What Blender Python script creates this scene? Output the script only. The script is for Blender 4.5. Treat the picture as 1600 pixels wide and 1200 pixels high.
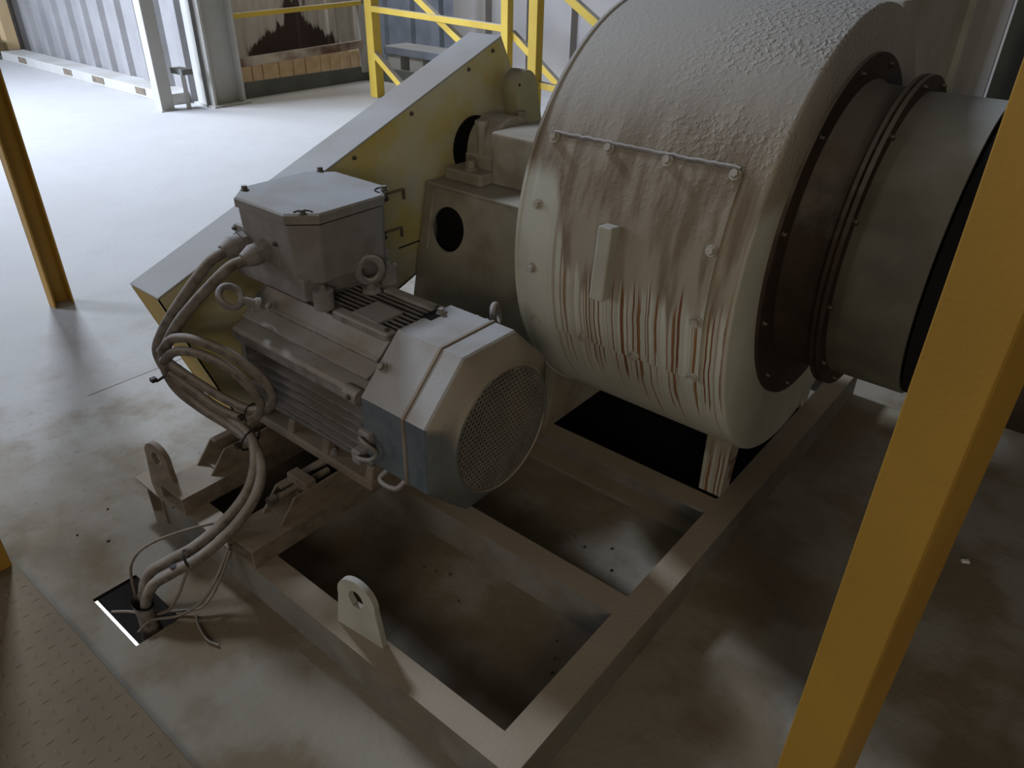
import bpy, bmesh, math, random
from mathutils import Vector, Matrix
random.seed(7)
PI = math.pi
for o in list(bpy.data.objects):
    bpy.data.objects.remove(o)
scn = bpy.context.scene
col = scn.collection

# ------------------------------------------------------------------ camera
cam_d = bpy.data.cameras.new('camera')
cam = bpy.data.objects.new('camera', cam_d)
col.objects.link(cam)
RM = Matrix(((0.7721353, 0.63520671, 0.01787484),
             (0.34214128, -0.39186227, -0.85403941),
             (-0.53548709, 0.6655497, -0.51990113)))
rx, ry, rz = RM[0], -RM[1], -RM[2]
cam.matrix_world = Matrix(((rx[0], ry[0], rz[0], 0), (rx[1], ry[1], rz[1], 0), (rx[2], ry[2], rz[2], 1.65), (0, 0, 0, 1)))
cam_d.sensor_width = 36
cam_d.lens = 36 * 1159.3 / 1600
cam_d.clip_start = 0.02
scn.camera = cam

# ------------------------------------------------------------------ light
world = bpy.data.worlds.new('world')
scn.world = world
world.use_nodes = True
bg = world.node_tree.nodes['Background']
bg.inputs[0].default_value = (1.0, 0.93, 0.82, 1)
bg.inputs[1].default_value = 0.046


def area(name, loc, target, sx, sy, power, color, spread=180):
    d = bpy.data.lights.new(name, 'AREA')
    d.shape = 'RECTANGLE'
    d.size = sx
    d.size_y = sy
    d.energy = power
    d.color = color
    d.spread = math.radians(spread)
    o = bpy.data.objects.new(name, d)
    col.objects.link(o)
    o.location = loc
    o.rotation_euler = (Vector(target) - Vector(loc)).to_track_quat('-Z', 'Y').to_euler()
    return o


area('roof_opening_daylight', (-9.09, 2.93, 7.28), (-1.0, 1.5, 0.3), 1.1, 1.1, 800, (0.72, 0.83, 1.0))
area('far_door_daylight', (-10.6, -2.6, 3.2), (-8.4, 3.6, 0.2), 2.6, 2.6, 450, (0.69, 0.79, 1.0), 96)
area('front_left_fill', (-5.5, -4.5, 2.4), (-1.2, 1.8, 0.6), 3.0, 2.4, 72, (0.94, 0.96, 1.0))  # unseen fill lamp added to brighten the fan front
area('lower_level_daylight', (-5.2, 1.2, -1.6), (-5.2, 1.25, -3.5), 2.0, 2.0, 100, (0.95, 0.97, 1.0))
area('pit_fill', (-7.9, 6.0, 3.6), (-9.0, 6.3, 0.2), 1.0, 1.0, 36, (1.0, 0.97, 0.92))  # added lamp that brightens the pit wall and boards
area('camera_side_fill', (2.4, -3.4, 2.5), (-1.6, 1.9, 0.8), 2.4, 1.6, 66, (1.0, 0.90, 0.76))  # fill added behind the camera for the guard and pedestal

scn.view_settings.view_transform = 'Standard'
scn.view_settings.look = 'None'
scn.view_settings.gamma = 1
scn.view_settings.use_curve_mapping = False
scn.view_settings.exposure = 0.0


# ------------------------------------------------------------------ materials
def nodes_of(name):
    m = bpy.data.materials.new(name)
    m.use_nodes = True
    nt = m.node_tree
    b = nt.nodes['Principled BSDF']
    return m, nt, b


def N(nt, typ, **kw):
    n = nt.nodes.new(typ)
    for k, v in kw.items():
        setattr(n, k, v)
    return n


def math_n(nt, op, a, b=None, clamp=False):
    n = N(nt, 'ShaderNodeMath', operation=op, use_clamp=clamp)
    for i, v in enumerate((a, b)):
        if v is None:
            continue
        if isinstance(v, (int, float)):
            n.inputs[i].default_value = v
        else:
            nt.links.new(v, n.inputs[i])
    return n.outputs[0]


def mixc(nt, fac, a, b):
    n = N(nt, 'ShaderNodeMix', data_type='RGBA')
    if isinstance(fac, (int, float)):
        n.inputs[0].default_value = fac
    else:
        nt.links.new(fac, n.inputs[0])
    for i, v in ((6, a), (7, b)):
        if isinstance(v, tuple):
            n.inputs[i].default_value = (*v, 1)
        else:
            nt.links.new(v, n.inputs[i])
    return n.outputs[2]


def ramp(nt, v, lo, hi):
    n = N(nt, 'ShaderNodeMapRange', interpolation_type='SMOOTHSTEP')
    nt.links.new(v, n.inputs[0])
    n.inputs[1].default_value = lo
    n.inputs[2].default_value = hi
    return n.outputs[0]


def pos_vec(nt, scale=(1, 1, 1)):
    g = N(nt, 'ShaderNodeNewGeometry')
    m = N(nt, 'ShaderNodeVectorMath', operation='MULTIPLY')
    nt.links.new(g.outputs['Position'], m.inputs[0])
    m.inputs[1].default_value = scale
    return m.outputs[0], g


def noise(nt, scale, detail=4, vec=None, rough=0.55):
    n = N(nt, 'ShaderNodeTexNoise')
    n.inputs['Scale'].default_value = scale
    n.inputs['Detail'].default_value = detail
    n.inputs['Roughness'].default_value = rough
    if vec is None:
        vec, _ = pos_vec(nt)
    nt.links.new(vec, n.inputs['Vector'])
    return n.outputs[0]


def bump(nt, b, h, strength=0.4, dist=0.01):
    n = N(nt, 'ShaderNodeBump')
    n.inputs['Strength'].default_value = strength
    n.inputs['Distance'].default_value = dist
    nt.links.new(h, n.inputs['Height'])
    nt.links.new(n.outputs[0], b.inputs['Normal'])


DUST = (0.36, 0.335, 0.30)
DUSTB = (0.24, 0.185, 0.125)


def dusty(name, base, base2=None, dust=0.9, lo=0.15, hi=0.75, rough=0.75, metal=0.0, nscale=9, dustc=DUST, bmp=0.25, spec=0.3, veil=0.0):
    """paint with mottling, and settled dust on the surfaces that face up; veil = thin dust everywhere"""
    m, nt, b = nodes_of(name)
    base2 = base2 or tuple(c * 0.75 for c in base)
    n1 = noise(nt, nscale, 5)
    c = mixc(nt, ramp(nt, n1, 0.35, 0.68), base, base2)
    n2 = noise(nt, nscale * 2.7, 5)
    g = N(nt, 'ShaderNodeNewGeometry')
    sp = N(nt, 'ShaderNodeSeparateXYZ')
    nt.links.new(g.outputs['Normal'], sp.inputs[0])
    nz = math_n(nt, 'ADD', sp.outputs[2], math_n(nt, 'MULTIPLY', math_n(nt, 'SUBTRACT', n2, 0.5), 0.55))
    up = math_n(nt, 'MULTIPLY', ramp(nt, nz, lo, hi), dust)
    if veil:
        up = math_n(nt, 'MAXIMUM', up, math_n(nt, 'MULTIPLY', ramp(nt, n2, 0.2, 0.7), veil))
    n3 = noise(nt, nscale * 0.6, 3)
    dc = mixc(nt, ramp(nt, n3, 0.38, 0.66), dustc, tuple(0.55 * a + 0.45 * d for a, d in zip(dustc, DUSTB)))
    c = mixc(nt, up, c, dc)
    nt.links.new(c, b.inputs['Base Color'])
    b.inputs['Roughness'].default_value = rough
    b.inputs['Metallic'].default_value = metal
    b.inputs['Specular IOR Level'].default_value = spec
    if bmp:
        bump(nt, b, noise(nt, 90, 4), bmp, 0.004)
    return m


def plain(name, c, rough=0.6, metal=0.0):
    m, nt, b = nodes_of(name)
    n = noise(nt, 14, 4)
    nt.links.new(mixc(nt, ramp(nt, n, 0.3, 0.7), c, tuple(x * 0.72 for x in c)), b.inputs['Base Color'])
    b.inputs['Roughness'].default_value = rough
    b.inputs['Metallic'].default_value = metal
    b.inputs['Specular IOR Level'].default_value = 0.25
    return m


def floor_mat():
    m, nt, b = nodes_of('dusty_floor')
    v, g = pos_vec(nt)
    big = noise(nt, 0.9, 5, v)
    mid = noise(nt, 4.5, 6, v)
    fine = noise(nt, 38, 5, v)
    c = mixc(nt, ramp(nt, big, 0.36, 0.62), (0.40, 0.375, 0.335), (0.27, 0.225, 0.165))
    c = mixc(nt, math_n(nt, 'MULTIPLY', ramp(nt, mid, 0.46, 0.7), 0.6), c, (0.22, 0.165, 0.105))
    c = mixc(nt, math_n(nt, 'MULTIPLY', ramp(nt, fine, 0.58, 0.72), 0.5), c, (0.12, 0.095, 0.07))
    # brown dust by the machine, also darkened for shade; pale dust further away
    sp = N(nt, 'ShaderNodeSeparateXYZ')
    nt.links.new(v, sp.inputs[0])
    wob = math_n(nt, 'ADD', sp.outputs[0], math_n(nt, 'MULTIPLY', math_n(nt, 'SUBTRACT', mid, 0.5), 1.6))
    near = ramp(nt, wob, -2.9, -1.7)
    c = mixc(nt, math_n(nt, 'MULTIPLY', near, 0.8), c, mixc(nt, ramp(nt, noise(nt, 2.6, 5, v), 0.42, 0.58), (0.160, 0.120, 0.070), (0.262, 0.232, 0.185)))
    far = ramp(nt, math_n(nt, 'MULTIPLY', wob, -1.0), 2.0, 3.8)
    c = mixc(nt, math_n(nt, 'MULTIPLY', far, 0.85), c, (0.47, 0.46, 0.45))
    nt.links.new(c, b.inputs['Base Color'])
    b.inputs['Roughness'].default_value = 0.85
    b.inputs['Specular IOR Level'].default_value = 0.2
    bump(nt, b, math_n(nt, 'ADD', fine, math_n(nt, 'MULTIPLY', mid, 1.5)), 0.2, 0.010)
    return m


def casing_mat(name, dust_edge=0.92):
    """pale grey-green paint, dust caked on from the top, brown runs and rust drips below the caked edge"""
    m, nt, b = nodes_of(name)
    v, g = pos_vec(nt)
    sp = N(nt, 'ShaderNodeSeparateXYZ')
    nt.links.new(v, sp.inputs[0])
    x, z = sp.outputs[0], sp.outputs[2]
    wobz = noise(nt, 1.0, 3, pos_vec(nt, (5, 5, 5))[0])
    xw = math_n(nt, 'ADD', x, math_n(nt, 'MULTIPLY', wobz, 0.02))
    cx = N(nt, 'ShaderNodeCombineXYZ')
    nt.links.new(xw, cx.inputs[0])
    run1 = noise(nt, 30, 3, cx.outputs[0])       # how far each run of dust reaches down
    run2 = noise(nt, 62, 1, cx.outputs[0])
    run3 = noise(nt, 78, 1, cx.outputs[0])
    paint = mixc(nt, ramp(nt, noise(nt, 6, 4), 0.35, 0.7), (0.47, 0.47, 0.405), (0.41, 0.405, 0.34))
    right = math_n(nt, 'MULTIPLY', ramp(nt, x, -1.18, -1.06), math_n(nt, 'SUBTRACT', 1.0, ramp(nt, x, -0.614, -0.602)))
    e1 = math_n(nt, 'SUBTRACT', dust_edge + 0.17, math_n(nt, 'MULTIPLY', math_n(nt, 'ADD', math_n(nt, 'MULTIPLY', run1, 0.42), 0.04), right))
    cake = ramp(nt, math_n(nt, 'SUBTRACT', z, e1), -0.02, 0.045)
    e2 = math_n(nt, 'SUBTRACT', dust_edge + 0.24, math_n(nt, 'MULTIPLY', run2, 1.2))
    low = ramp(nt, math_n(nt, 'SUBTRACT', z, e2), -0.015, 0.02)
    rust = math_n(nt, 'MULTIPLY', math_n(nt, 'MULTIPLY', low, ramp(nt, run3, 0.505, 0.55)), right)
    soft = math_n(nt, 'MULTIPLY', math_n(nt, 'MULTIPLY', math_n(nt, 'MULTIPLY', ramp(nt, z, dust_edge - 0.55, dust_edge), ramp(nt, run2, 0.40, 0.60)), right), 0.5)
    c = mixc(nt, soft, paint, (0.25, 0.185, 0.12))
    c = mixc(nt, math_n(nt, 'MULTIPLY', rust, 0.95), c, mixc(nt, ramp(nt, run1, 0.4, 0.6), (0.13, 0.040, 0.010), (0.21, 0.095, 0.032)))
    blot = noise(nt, 3.2, 6, pos_vec(nt, (6.0, 1, 0.9))[0])
    dcol = mixc(nt, ramp(nt, blot, 0.42, 0.62), (0.30, 0.26, 0.20), (0.175, 0.132, 0.088))
    topd = ramp(nt, z, 1.12, 1.42)
    dcol = mixc(nt, topd, dcol, (0.385, 0.36, 0.325))
    c = mixc(nt, cake, c, dcol)
    nt.links.new(c, b.inputs['Base Color'])
    b.inputs['Roughness'].default_value = 0.72
    b.inputs['Specular IOR Level'].default_value = 0.25
    lump = noise(nt, 75, 2, v, 0.5)
    patch = math_n(nt, 'ADD', math_n(nt, 'MULTIPLY', math_n(nt, 'MULTIPLY', ramp(nt, x, -1.0, -0.72), ramp(nt, z, 1.10, 1.28)), ramp(nt, noise(nt, 4.0, 3, v), 0.36, 0.56)), 0.14)
    h = math_n(nt, 'MULTIPLY', math_n(nt, 'MULTIPLY', ramp(nt, lump, 0.42, 0.85), patch), cake)
    h = math_n(nt, 'ADD', h, math_n(nt, 'MULTIPLY', noise(nt, 120, 4), 0.12))
    bump(nt, b, h, 0.45, 0.010)
    return m


def wall_stain_mat():
    m, nt, b = nodes_of('stained_cladding')
    v, g = pos_vec(nt, (0.35, 1, 1))
    sp = N(nt, 'ShaderNodeSeparateXYZ')
    nt.links.new(v, sp.inputs[0])
    y, z = sp.outputs[1], sp.outputs[2]
    n1 = noise(nt, 3.5, 5, pos_vec(nt, (1, 3, 0.8))[0])
    d = math_n(nt, 'ABSOLUTE', math_n(nt, 'SUBTRACT', y, 6.75))
    # a narrow run from above that spreads into a pool-shaped stain
    width = math_n(nt, 'MULTIPLY', ramp(nt, math_n(nt, 'MULTIPLY', z, -1.0), -0.66, -0.20), 0.62)
    k = math_n(nt, 'SUBTRACT', math_n(nt, 'ADD', width, 0.16), math_n(nt, 'ADD', d, math_n(nt, 'MULTIPLY', math_n(nt, 'SUBTRACT', n1, 0.5), 0.7)))
    st = ramp(nt, k, -0.03, 0.08)
    c = mixc(nt, ramp(nt, n1, 0.3, 0.7), (0.36, 0.315, 0.245), (0.44, 0.40, 0.33))
    c = mixc(nt, st, c, (0.03, 0.014, 0.008))
    nt.links.new(c, b.inputs['Base Color'])
    b.inputs['Roughness'].default_value = 0.8
    return m


M = {}
M['floor'] = floor_mat()
M['plate'] = dusty('dusty_tread_plate', (0.15, 0.110, 0.064), (0.12, 0.086, 0.05), dust=0.4, dustc=(0.195, 0.15, 0.09), nscale=7, lo=-0.5, hi=0.9)
M['skid'] = dusty('dusty_skid_paint', (0.155, 0.155, 0.14), (0.12, 0.10, 0.078), dust=0.95, dustc=(0.335, 0.275, 0.20), nscale=5, lo=0.35, hi=0.8, veil=0.25)
M['rail'] = dusty('dusty_brown_steel', (0.14, 0.11, 0.08), (0.09, 0.07, 0.05), dust=0.9, dustc=(0.29, 0.235, 0.175), nscale=8, lo=0.2, hi=0.8, veil=0.5)
M['casing'] = casing_mat('caked_fan_casing')
M['leg'] = casing_mat('stained_fan_leg', 0.35)
M['cream'] = dusty('pale_green_grey_paint', (0.40, 0.395, 0.335), (0.34, 0.325, 0.265), dust=0.7, nscale=5)
M['pedestal'] = dusty('soiled_pedestal_paint', (0.31, 0.28, 0.215), (0.20, 0.165, 0.115), dust=0.85, nscale=6, dustc=(0.33, 0.30, 0.25))
M['burnt'] = plain('burnt_brown_steel', (0.035, 0.025, 0.019), 0.6)
M['burnt2'] = dusty('rusty_brown_plate', (0.055, 0.036, 0.025), (0.035, 0.023, 0.016), dust=0.5, nscale=8)
M['duct'] = dusty('olive_grey_duct_paint', (0.19, 0.18, 0.135), (0.11, 0.10, 0.075), dust=0.8, nscale=3, rough=0.5, dustc=(0.34, 0.34, 0.32), lo=0.45, hi=0.95)
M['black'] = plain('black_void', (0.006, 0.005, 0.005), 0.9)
M['motor'] = dusty('dusty_motor_casting', (0.135, 0.125, 0.118), (0.095, 0.085, 0.078), dust=1.0, dustc=(0.36, 0.335, 0.315), nscale=9, lo=0.1, hi=0.75, veil=0.5)
M['fin'] = dusty('dusty_shade_darkened_fin', (0.06, 0.052, 0.046), (0.045, 0.038, 0.033), dust=0.95, dustc=(0.33, 0.30, 0.275), nscale=12, lo=0.3, hi=0.85, veil=0.22)  # base darkened to put the shade between the fins into colour
M['cowl'] = dusty('blue_grey_cowl_paint', (0.048, 0.065, 0.080), (0.066, 0.080, 0.090), veil=0.12, dust=1.0, dustc=(0.37, 0.36, 0.35), nscale=7, lo=0.25, hi=0.6)
M['cowl_face'] = dusty('dust_filmed_cowl_front', (0.072, 0.088, 0.098), (0.085, 0.088, 0.082), dust=0.95, dustc=(0.31, 0.275, 0.215), nscale=5, lo=0.02, hi=0.42, veil=0.10)
M['grille'] = dusty('perforated_grille', (0.14, 0.125, 0.10), (0.085, 0.08, 0.07), dust=0.6, nscale=6, veil=0.2)
M['box'] = dusty('grey_terminal_box', (0.165, 0.15, 0.138), (0.14, 0.125, 0.112), dust=1.0, dustc=(0.35, 0.345, 0.35), nscale=6, lo=0.4, hi=0.8, veil=0.3)
M['bolt'] = dusty('dull_bolt_steel', (0.09, 0.08, 0.07), dust=0.7, rough=0.5, metal=0.3, nscale=30)
M['bolt_pale'] = dusty('painted_bolt_head', (0.42, 0.41, 0.36), (0.30, 0.25, 0.19), dust=0.7, nscale=30)
M['cable'] = dusty('dusty_cable_sheath', (0.075, 0.06, 0.05), (0.055, 0.045, 0.038), dust=0.95, dustc=(0.32, 0.285, 0.25), nscale=14, lo=0.15, hi=0.8, veil=0.45)
M['wire'] = dusty('dusty_thin_wire', (0.13, 0.095, 0.065), dust=0.6, nscale=20, veil=0.3)
M['guard_top'] = dusty('dust_covered_guard_top', (0.36, 0.35, 0.33), dust=1.0, dustc=(0.40, 0.39, 0.385), lo=-0.2, hi=0.5, nscale=3)
M['guard'] = dusty('yellow_cream_guard_paint', (0.47, 0.44, 0.31), (0.46, 0.35, 0.085), dust=0.6, nscale=3.2)
M['leafp'] = dusty('olive_leaf_paint', (0.33, 0.30, 0.17), (0.26, 0.23, 0.13), dust=0.5, nscale=4)
M['guard_y'] = dusty('yellow_guard_end', (0.42, 0.29, 0.08), (0.33, 0.24, 0.09), dust=0.5, nscale=4)
M['yellow'] = dusty('amber_post_paint', (0.36, 0.20, 0.028), (0.31, 0.17, 0.026), dust=0.5, nscale=2.5, rough=0.55, bmp=0.1)
M['yellow2'] = dusty('bright_yellow_paint', (0.60, 0.42, 0.06), (0.55, 0.37, 0.05), dust=0.85, nscale=4, rough=0.6, dustc=(0.42, 0.41, 0.40))
M['white'] = dusty('off_white_steel_paint', (0.44, 0.425, 0.39), (0.40, 0.385, 0.34), dust=0.6, nscale=3, dustc=(0.5, 0.49, 0.47))
M['clad'] = dusty('pale_metal_cladding', (0.285, 0.275, 0.265), (0.24, 0.23, 0.225), dust=0.4, nscale=2)
M['clad2'] = dusty('beige_metal_cladding', (0.30, 0.275, 0.245), (0.27, 0.255, 0.24), dust=0.4, nscale=1.6)
M['clad_gap'] = plain('dark_seam', (0.05, 0.045, 0.04), 0.8)
M['stain'] = wall_stain_mat()
M['kerb'] = dusty('grey_kerb_plate', (0.14, 0.145, 0.125), dust=0.6, nscale=4)
M['wood'] = dusty('orange_timber', (0.74, 0.54, 0.32), (0.62, 0.42, 0.23), dust=0.4, nscale=8)
M['rustrail'] = dusty('rust_stained_rail', (0.52, 0.44, 0.34), (0.13, 0.065, 0.04), dust=0.6, nscale=2.5)
M['doorframe'] = dusty('cream_door_frame', (0.62, 0.45, 0.24), (0.55, 0.40, 0.22), dust=0.2, nscale=3)
M['bluegrey'] = dusty('blue_grey_sheet', (0.22, 0.24, 0.28), dust=0.7, nscale=3)
M['chute'] = plain('dark_chute_steel', (0.012, 0.010, 0.009), 0.8)
M['lower'] = plain('pale_lower_floor', (0.8, 0.8, 0.8), 0.8)
M['chip'] = plain('white_chip', (0.7, 0.68, 0.62), 0.6)
M['stone'] = plain('brown_grit', (0.10, 0.075, 0.05), 0.9)


# ------------------------------------------------------------------ mesh helpers
class MB:
    def __init__(s):
        s.v = []
        s.f = []

    def add(s, vs, fs):
        k = len(s.v)
        s.v += [tuple(p) for p in vs]
        s.f += [tuple(i + k for i in f) for f in fs]
        return s

    def box(s, a, b):
        (x0, y0, z0), (x1, y1, z1) = a, b
        return s.add([(x0, y0, z0), (x1, y0, z0), (x1, y1, z0), (x0, y1, z0), (x0, y0, z1), (x1, y0, z1), (x1, y1, z1), (x0, y1, z1)],
                     [(0, 3, 2, 1), (4, 5, 6, 7), (0, 1, 5, 4), (1, 2, 6, 5), (2, 3, 7, 6), (3, 0, 4, 7)])

    def frustum(s, a0, a1, z0, b0, b1, z1):
        """rectangle a0-a1 at z0 to rectangle b0-b1 at z1"""
        return s.add([(a0[0], a0[1], z0), (a1[0], a0[1], z0), (a1[0], a1[1], z0), (a0[0], a1[1], z0),
                      (b0[0], b0[1], z1), (b1[0], b0[1], z1), (b1[0], b1[1], z1), (b0[0], b1[1], z1)],
                     [(0, 3, 2, 1), (4, 5, 6, 7), (0, 1, 5, 4), (1, 2, 6, 5), (2, 3, 7, 6), (3, 0, 4, 7)])

    def beam(s, p, q, w, h, up=(0, 0, 1)):
        p, q = Vector(p), Vector(q)
        d = (q - p).normalized()
        u = Vector(up)
        sd = d.cross(u)
        if sd.length < 1e-4:
            sd = d.cross(Vector((1, 0, 0)))
        sd.normalize()
        u = sd.cross(d).normalized()
        vs = []
        for e in (p, q):
            for a, b in ((-1, -1), (1, -1), (1, 1), (-1, 1)):
                vs.append(e + sd * (a * w / 2) + u * (b * h / 2))
        return s.add(vs, [(0, 1, 2, 3), (7, 6, 5, 4), (0, 4, 5, 1), (1, 5, 6, 2), (2, 6, 7, 3), (3, 7, 4, 0)])

    def cyl(s, p, q, r0, r1=None, n=24, caps=True):
        r1 = r0 if r1 is None else r1
        p, q = Vector(p), Vector(q)
        d = (q - p).normalized()
        a = d.orthogonal().normalized()
        b = d.cross(a)
        vs = []
        for e, r in ((p, r0), (q, r1)):
            for i in range(n):
                t = 2 * PI * i / n
                vs.append(e + a * (r * math.cos(t)) + b * (r * math.sin(t)))
        fs = [(i, (i + 1) % n, n + (i + 1) % n, n + i) for i in range(n)]
        if caps:
            fs += [tuple(range(n - 1, -1, -1)), tuple(range(n, 2 * n))]
        return s.add(vs, fs)

    def prism(s, pts, axis, a, b):
        """closed 2-D outline pushed along an axis: x -> (y,z), y -> (x,z), z -> (x,y)"""
        def P(u, v, w):
            return {'x': (w, u, v), 'y': (u, w, v), 'z': (u, v, w)}[axis]
        n = len(pts)
        vs = [P(u, v, a) for u, v in pts] + [P(u, v, b) for u, v in pts]
        fs = [(i, (i + 1) % n, n + (i + 1) % n, n + i) for i in range(n)] + [tuple(range(n - 1, -1, -1)), tuple(range(n, 2 * n))]
        return s.add(vs, fs)

    def tube(s, pts, r, n=10, closed=False, caps=True):
        pts = [Vector(p) for p in pts]
        m = len(pts)
        rings = []
        prev = None
        for i in range(m):
            if closed:
                d = pts[(i + 1) % m] - pts[i - 1]
            else:
                d = pts[min(i + 1, m - 1)] - pts[max(i - 1, 0)]
            d.normalize()
            if prev is None:
                a = d.orthogonal().normalized()
            else:
                a = (prev - d * prev.dot(d)).normalized()
            prev = a
            b = d.cross(a)
            rings.append([pts[i] + a * (r * math.cos(2 * PI * k / n)) + b * (r * math.sin(2 * PI * k / n)) for k in range(n)])
        vs = [v for rg in rings for v in rg]
        fs = []
        for i in range(m if closed else m - 1):
            j = (i + 1) % m
            fs += [(i * n + k, i * n + (k + 1) % n, j * n + (k + 1) % n, j * n + k) for k in range(n)]
        if not closed and caps:
            fs += [tuple(range(n - 1, -1, -1)), tuple((m - 1) * n + k for k in range(n))]
        return s.add(vs, fs)

    def loops(s, rings, cap0=False, cap1=False):
        n = len(rings[0])
        vs = [v for r in rings for v in r]
        fs = []
        for i in range(len(rings) - 1):
            fs += [(i * n + k, i * n + (k + 1) % n, (i + 1) * n + (k + 1) % n, (i + 1) * n + k) for k in range(n)]
        if cap0:
            fs.append(tuple(range(n - 1, -1, -1)))
        if cap1:
            fs.append(tuple((len(rings) - 1) * n + k for k in range(n)))
        return s.add(vs, fs)

    def mesh(s, name, mat, off=(0, 0, 0), smooth=None):
        me = bpy.data.meshes.new(name)
        o = Vector(off)
        me.from_pydata([tuple(Vector(p) - o) for p in s.v], [], s.f)
        bm = bmesh.new()
        bm.from_mesh(me)
        bmesh.ops.recalc_face_normals(bm, faces=bm.faces)
        bm.to_mesh(me)
        bm.free()
        me.materials.append(M[mat])
        if smooth:
            for p in me.polygons:
                p.use_smooth = True
            me.set_sharp_from_angle(angle=math.radians(smooth))
        return me

    def build(s, name, mat, parent=None, smooth=None, bevel=0, seg=2):
        off = root_loc(parent) if parent else (0, 0, 0)
        me = s.mesh(name, mat, off, smooth)
        o = bpy.data.objects.new(name, me)
        col.objects.link(o)
        o.parent = parent
        if bevel:
            md = o.modifiers.new('bevel', 'BEVEL')
            md.width = bevel
            md.segments = seg
            md.limit_method = 'ANGLE'
            md.angle_limit = math.radians(35)
        return o


def root_loc(o):
    p = Vector((0, 0, 0))
    while o:
        p = p + Vector(o.location)
        o = o.parent
    return p


def thing(name, loc, label, cat, group=None):
    o = bpy.data.objects.new(name, None)
    col.objects.link(o)
    o.location = loc
    o.empty_display_size = 0.1
    return tag(o, label, cat, group)


def tag(o, label, cat, group=None, kind=None):
    o['label'] = label
    o['category'] = cat
    if group:
        o['group'] = group
    if kind:
        o['kind'] = kind
    return o


def struct(o):
    o['kind'] = 'structure'
    return o


def inst(name, me, parent, loc, rot=None):
    o = bpy.data.objects.new(name, me)
    col.objects.link(o)
    o.parent = parent
    o.location = Vector(loc) - (root_loc(parent) if parent else Vector((0, 0, 0)))
    if rot is not None:
        o.rotation_mode = 'QUATERNION'
        o.rotation_quaternion = rot
    return o


def aim(d):
    return Vector(d).to_track_quat('Z', 'Y')


def hexbolt(r, h, mat, washer=True, name='bolt'):
    b = MB()
    if washer:
        b.cyl((0, 0, 0), (0, 0, h * 0.25), r * 1.35, n=14)
    b.cyl((0, 0, h * 0.2), (0, 0, h), r, r * 0.92, n=6)
    return b.mesh(name, mat)


BOLT = {'pale': hexbolt(0.011, 0.016, 'bolt_pale'), 'dark': hexbolt(0.009, 0.013, 'bolt'), 'burnt': hexbolt(0.007, 0.011, 'burnt2'),
        'big': hexbolt(0.020, 0.035, 'pedestal'), 'tiny': hexbolt(0.006, 0.008, 'bolt'), 'motor': hexbolt(0.010, 0.016, 'motor')}


def spline(ctrl, k=8):
    P = [Vector(c) for c in ctrl]
    P = [P[0] * 2 - P[1]] + P + [P[-1] * 2 - P[-2]]
    out = []
    for i in range(1, len(P) - 2):
        for j in range(k):
            t = j / k
            a, b, c, d = P[i - 1], P[i], P[i + 1], P[i + 2]
            out.append(0.5 * ((2 * b) + (-a + c) * t + (2 * a - 5 * b + 4 * c - d) * t * t + (-a + 3 * b - 3 * c + d) * t ** 3))
    out.append(P[-2])
    return out


# ------------------------------------------------------------------ floor
HX0, HX1, HY0, HY1 = -1.85, -1.60, 0.408, 0.535
b = MB()
X = [-16, HX0, HX1, 4]
Y = [-4, HY0, HY1, 9]
vs = [(x, y, 0) for y in Y for x in X]
fs = []
for j in range(3):
    for i in range(3):
        if i == 1 and j == 1:
            continue
        fs.append((j * 4 + i, j * 4 + i + 1, (j + 1) * 4 + i + 1, (j + 1) * 4 + i))
b.add(vs, fs)
floor = struct(b.build('floor', 'floor'))
# cut edge of the hole: a deep dark collar under the floor
b = MB()
D = -0.472
t = 0.01
b.box((HX0 - t, HY0 - t, -0.012), (HX1 + t, HY0, -0.001))
b.box((HX0 - t, HY0, -0.012), (HX0, HY1, -0.001))
b.box((HX1, HY0, -0.012), (HX1 + t, HY1, -0.001))
b.box((-3.2, HY1, D), (HX1 + 0.4, HY1 + 0.02, -0.001))
b.build('hole_collar', 'chute', floor)
b = MB()
b.box((-6, -2, -3.6), (2, 5, -3.5))
struct(b.build('floor.001', 'lower'))

# raised tread plate at the near left
t = thing('tread_plate', (-2, -0.5, 0), 'brown dusty tread plate with small raised studs, lower left corner of the floor', 'floor plate')
b = MB()
b.box((-4.5, -2.0, 0.0005), (1.6, 0.325, 0.010))
b.build('plate', 'plate', t, bevel=0.003)
b = MB()
k = 0
for i in range(46):
    for j in range(22):
        x = -2.6 + i * 0.04
        y = 0.30 - j * 0.04
        if (i + j) % 2:
            dx, dy = 0.013, 0.005
        else:
            dx, dy = 0.005, 0.013
        b.frustum((x - dx, y - dy), (x + dx, y + dy), 0.0097, (x - dx * 0.3, y - dy * 0.3), (x + dx * 0.3, y + dy * 0.3), 0.0113)
o = b.build('studs', 'plate', t)
o['kind'] = 'stuff'

# joints between the floor plates
b = MB()
b.box((-2.95, 0.9, 0.0003), (-2.945, 4.1, 0.0009))
struct(b.build('trim_1', 'wire'))

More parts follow.
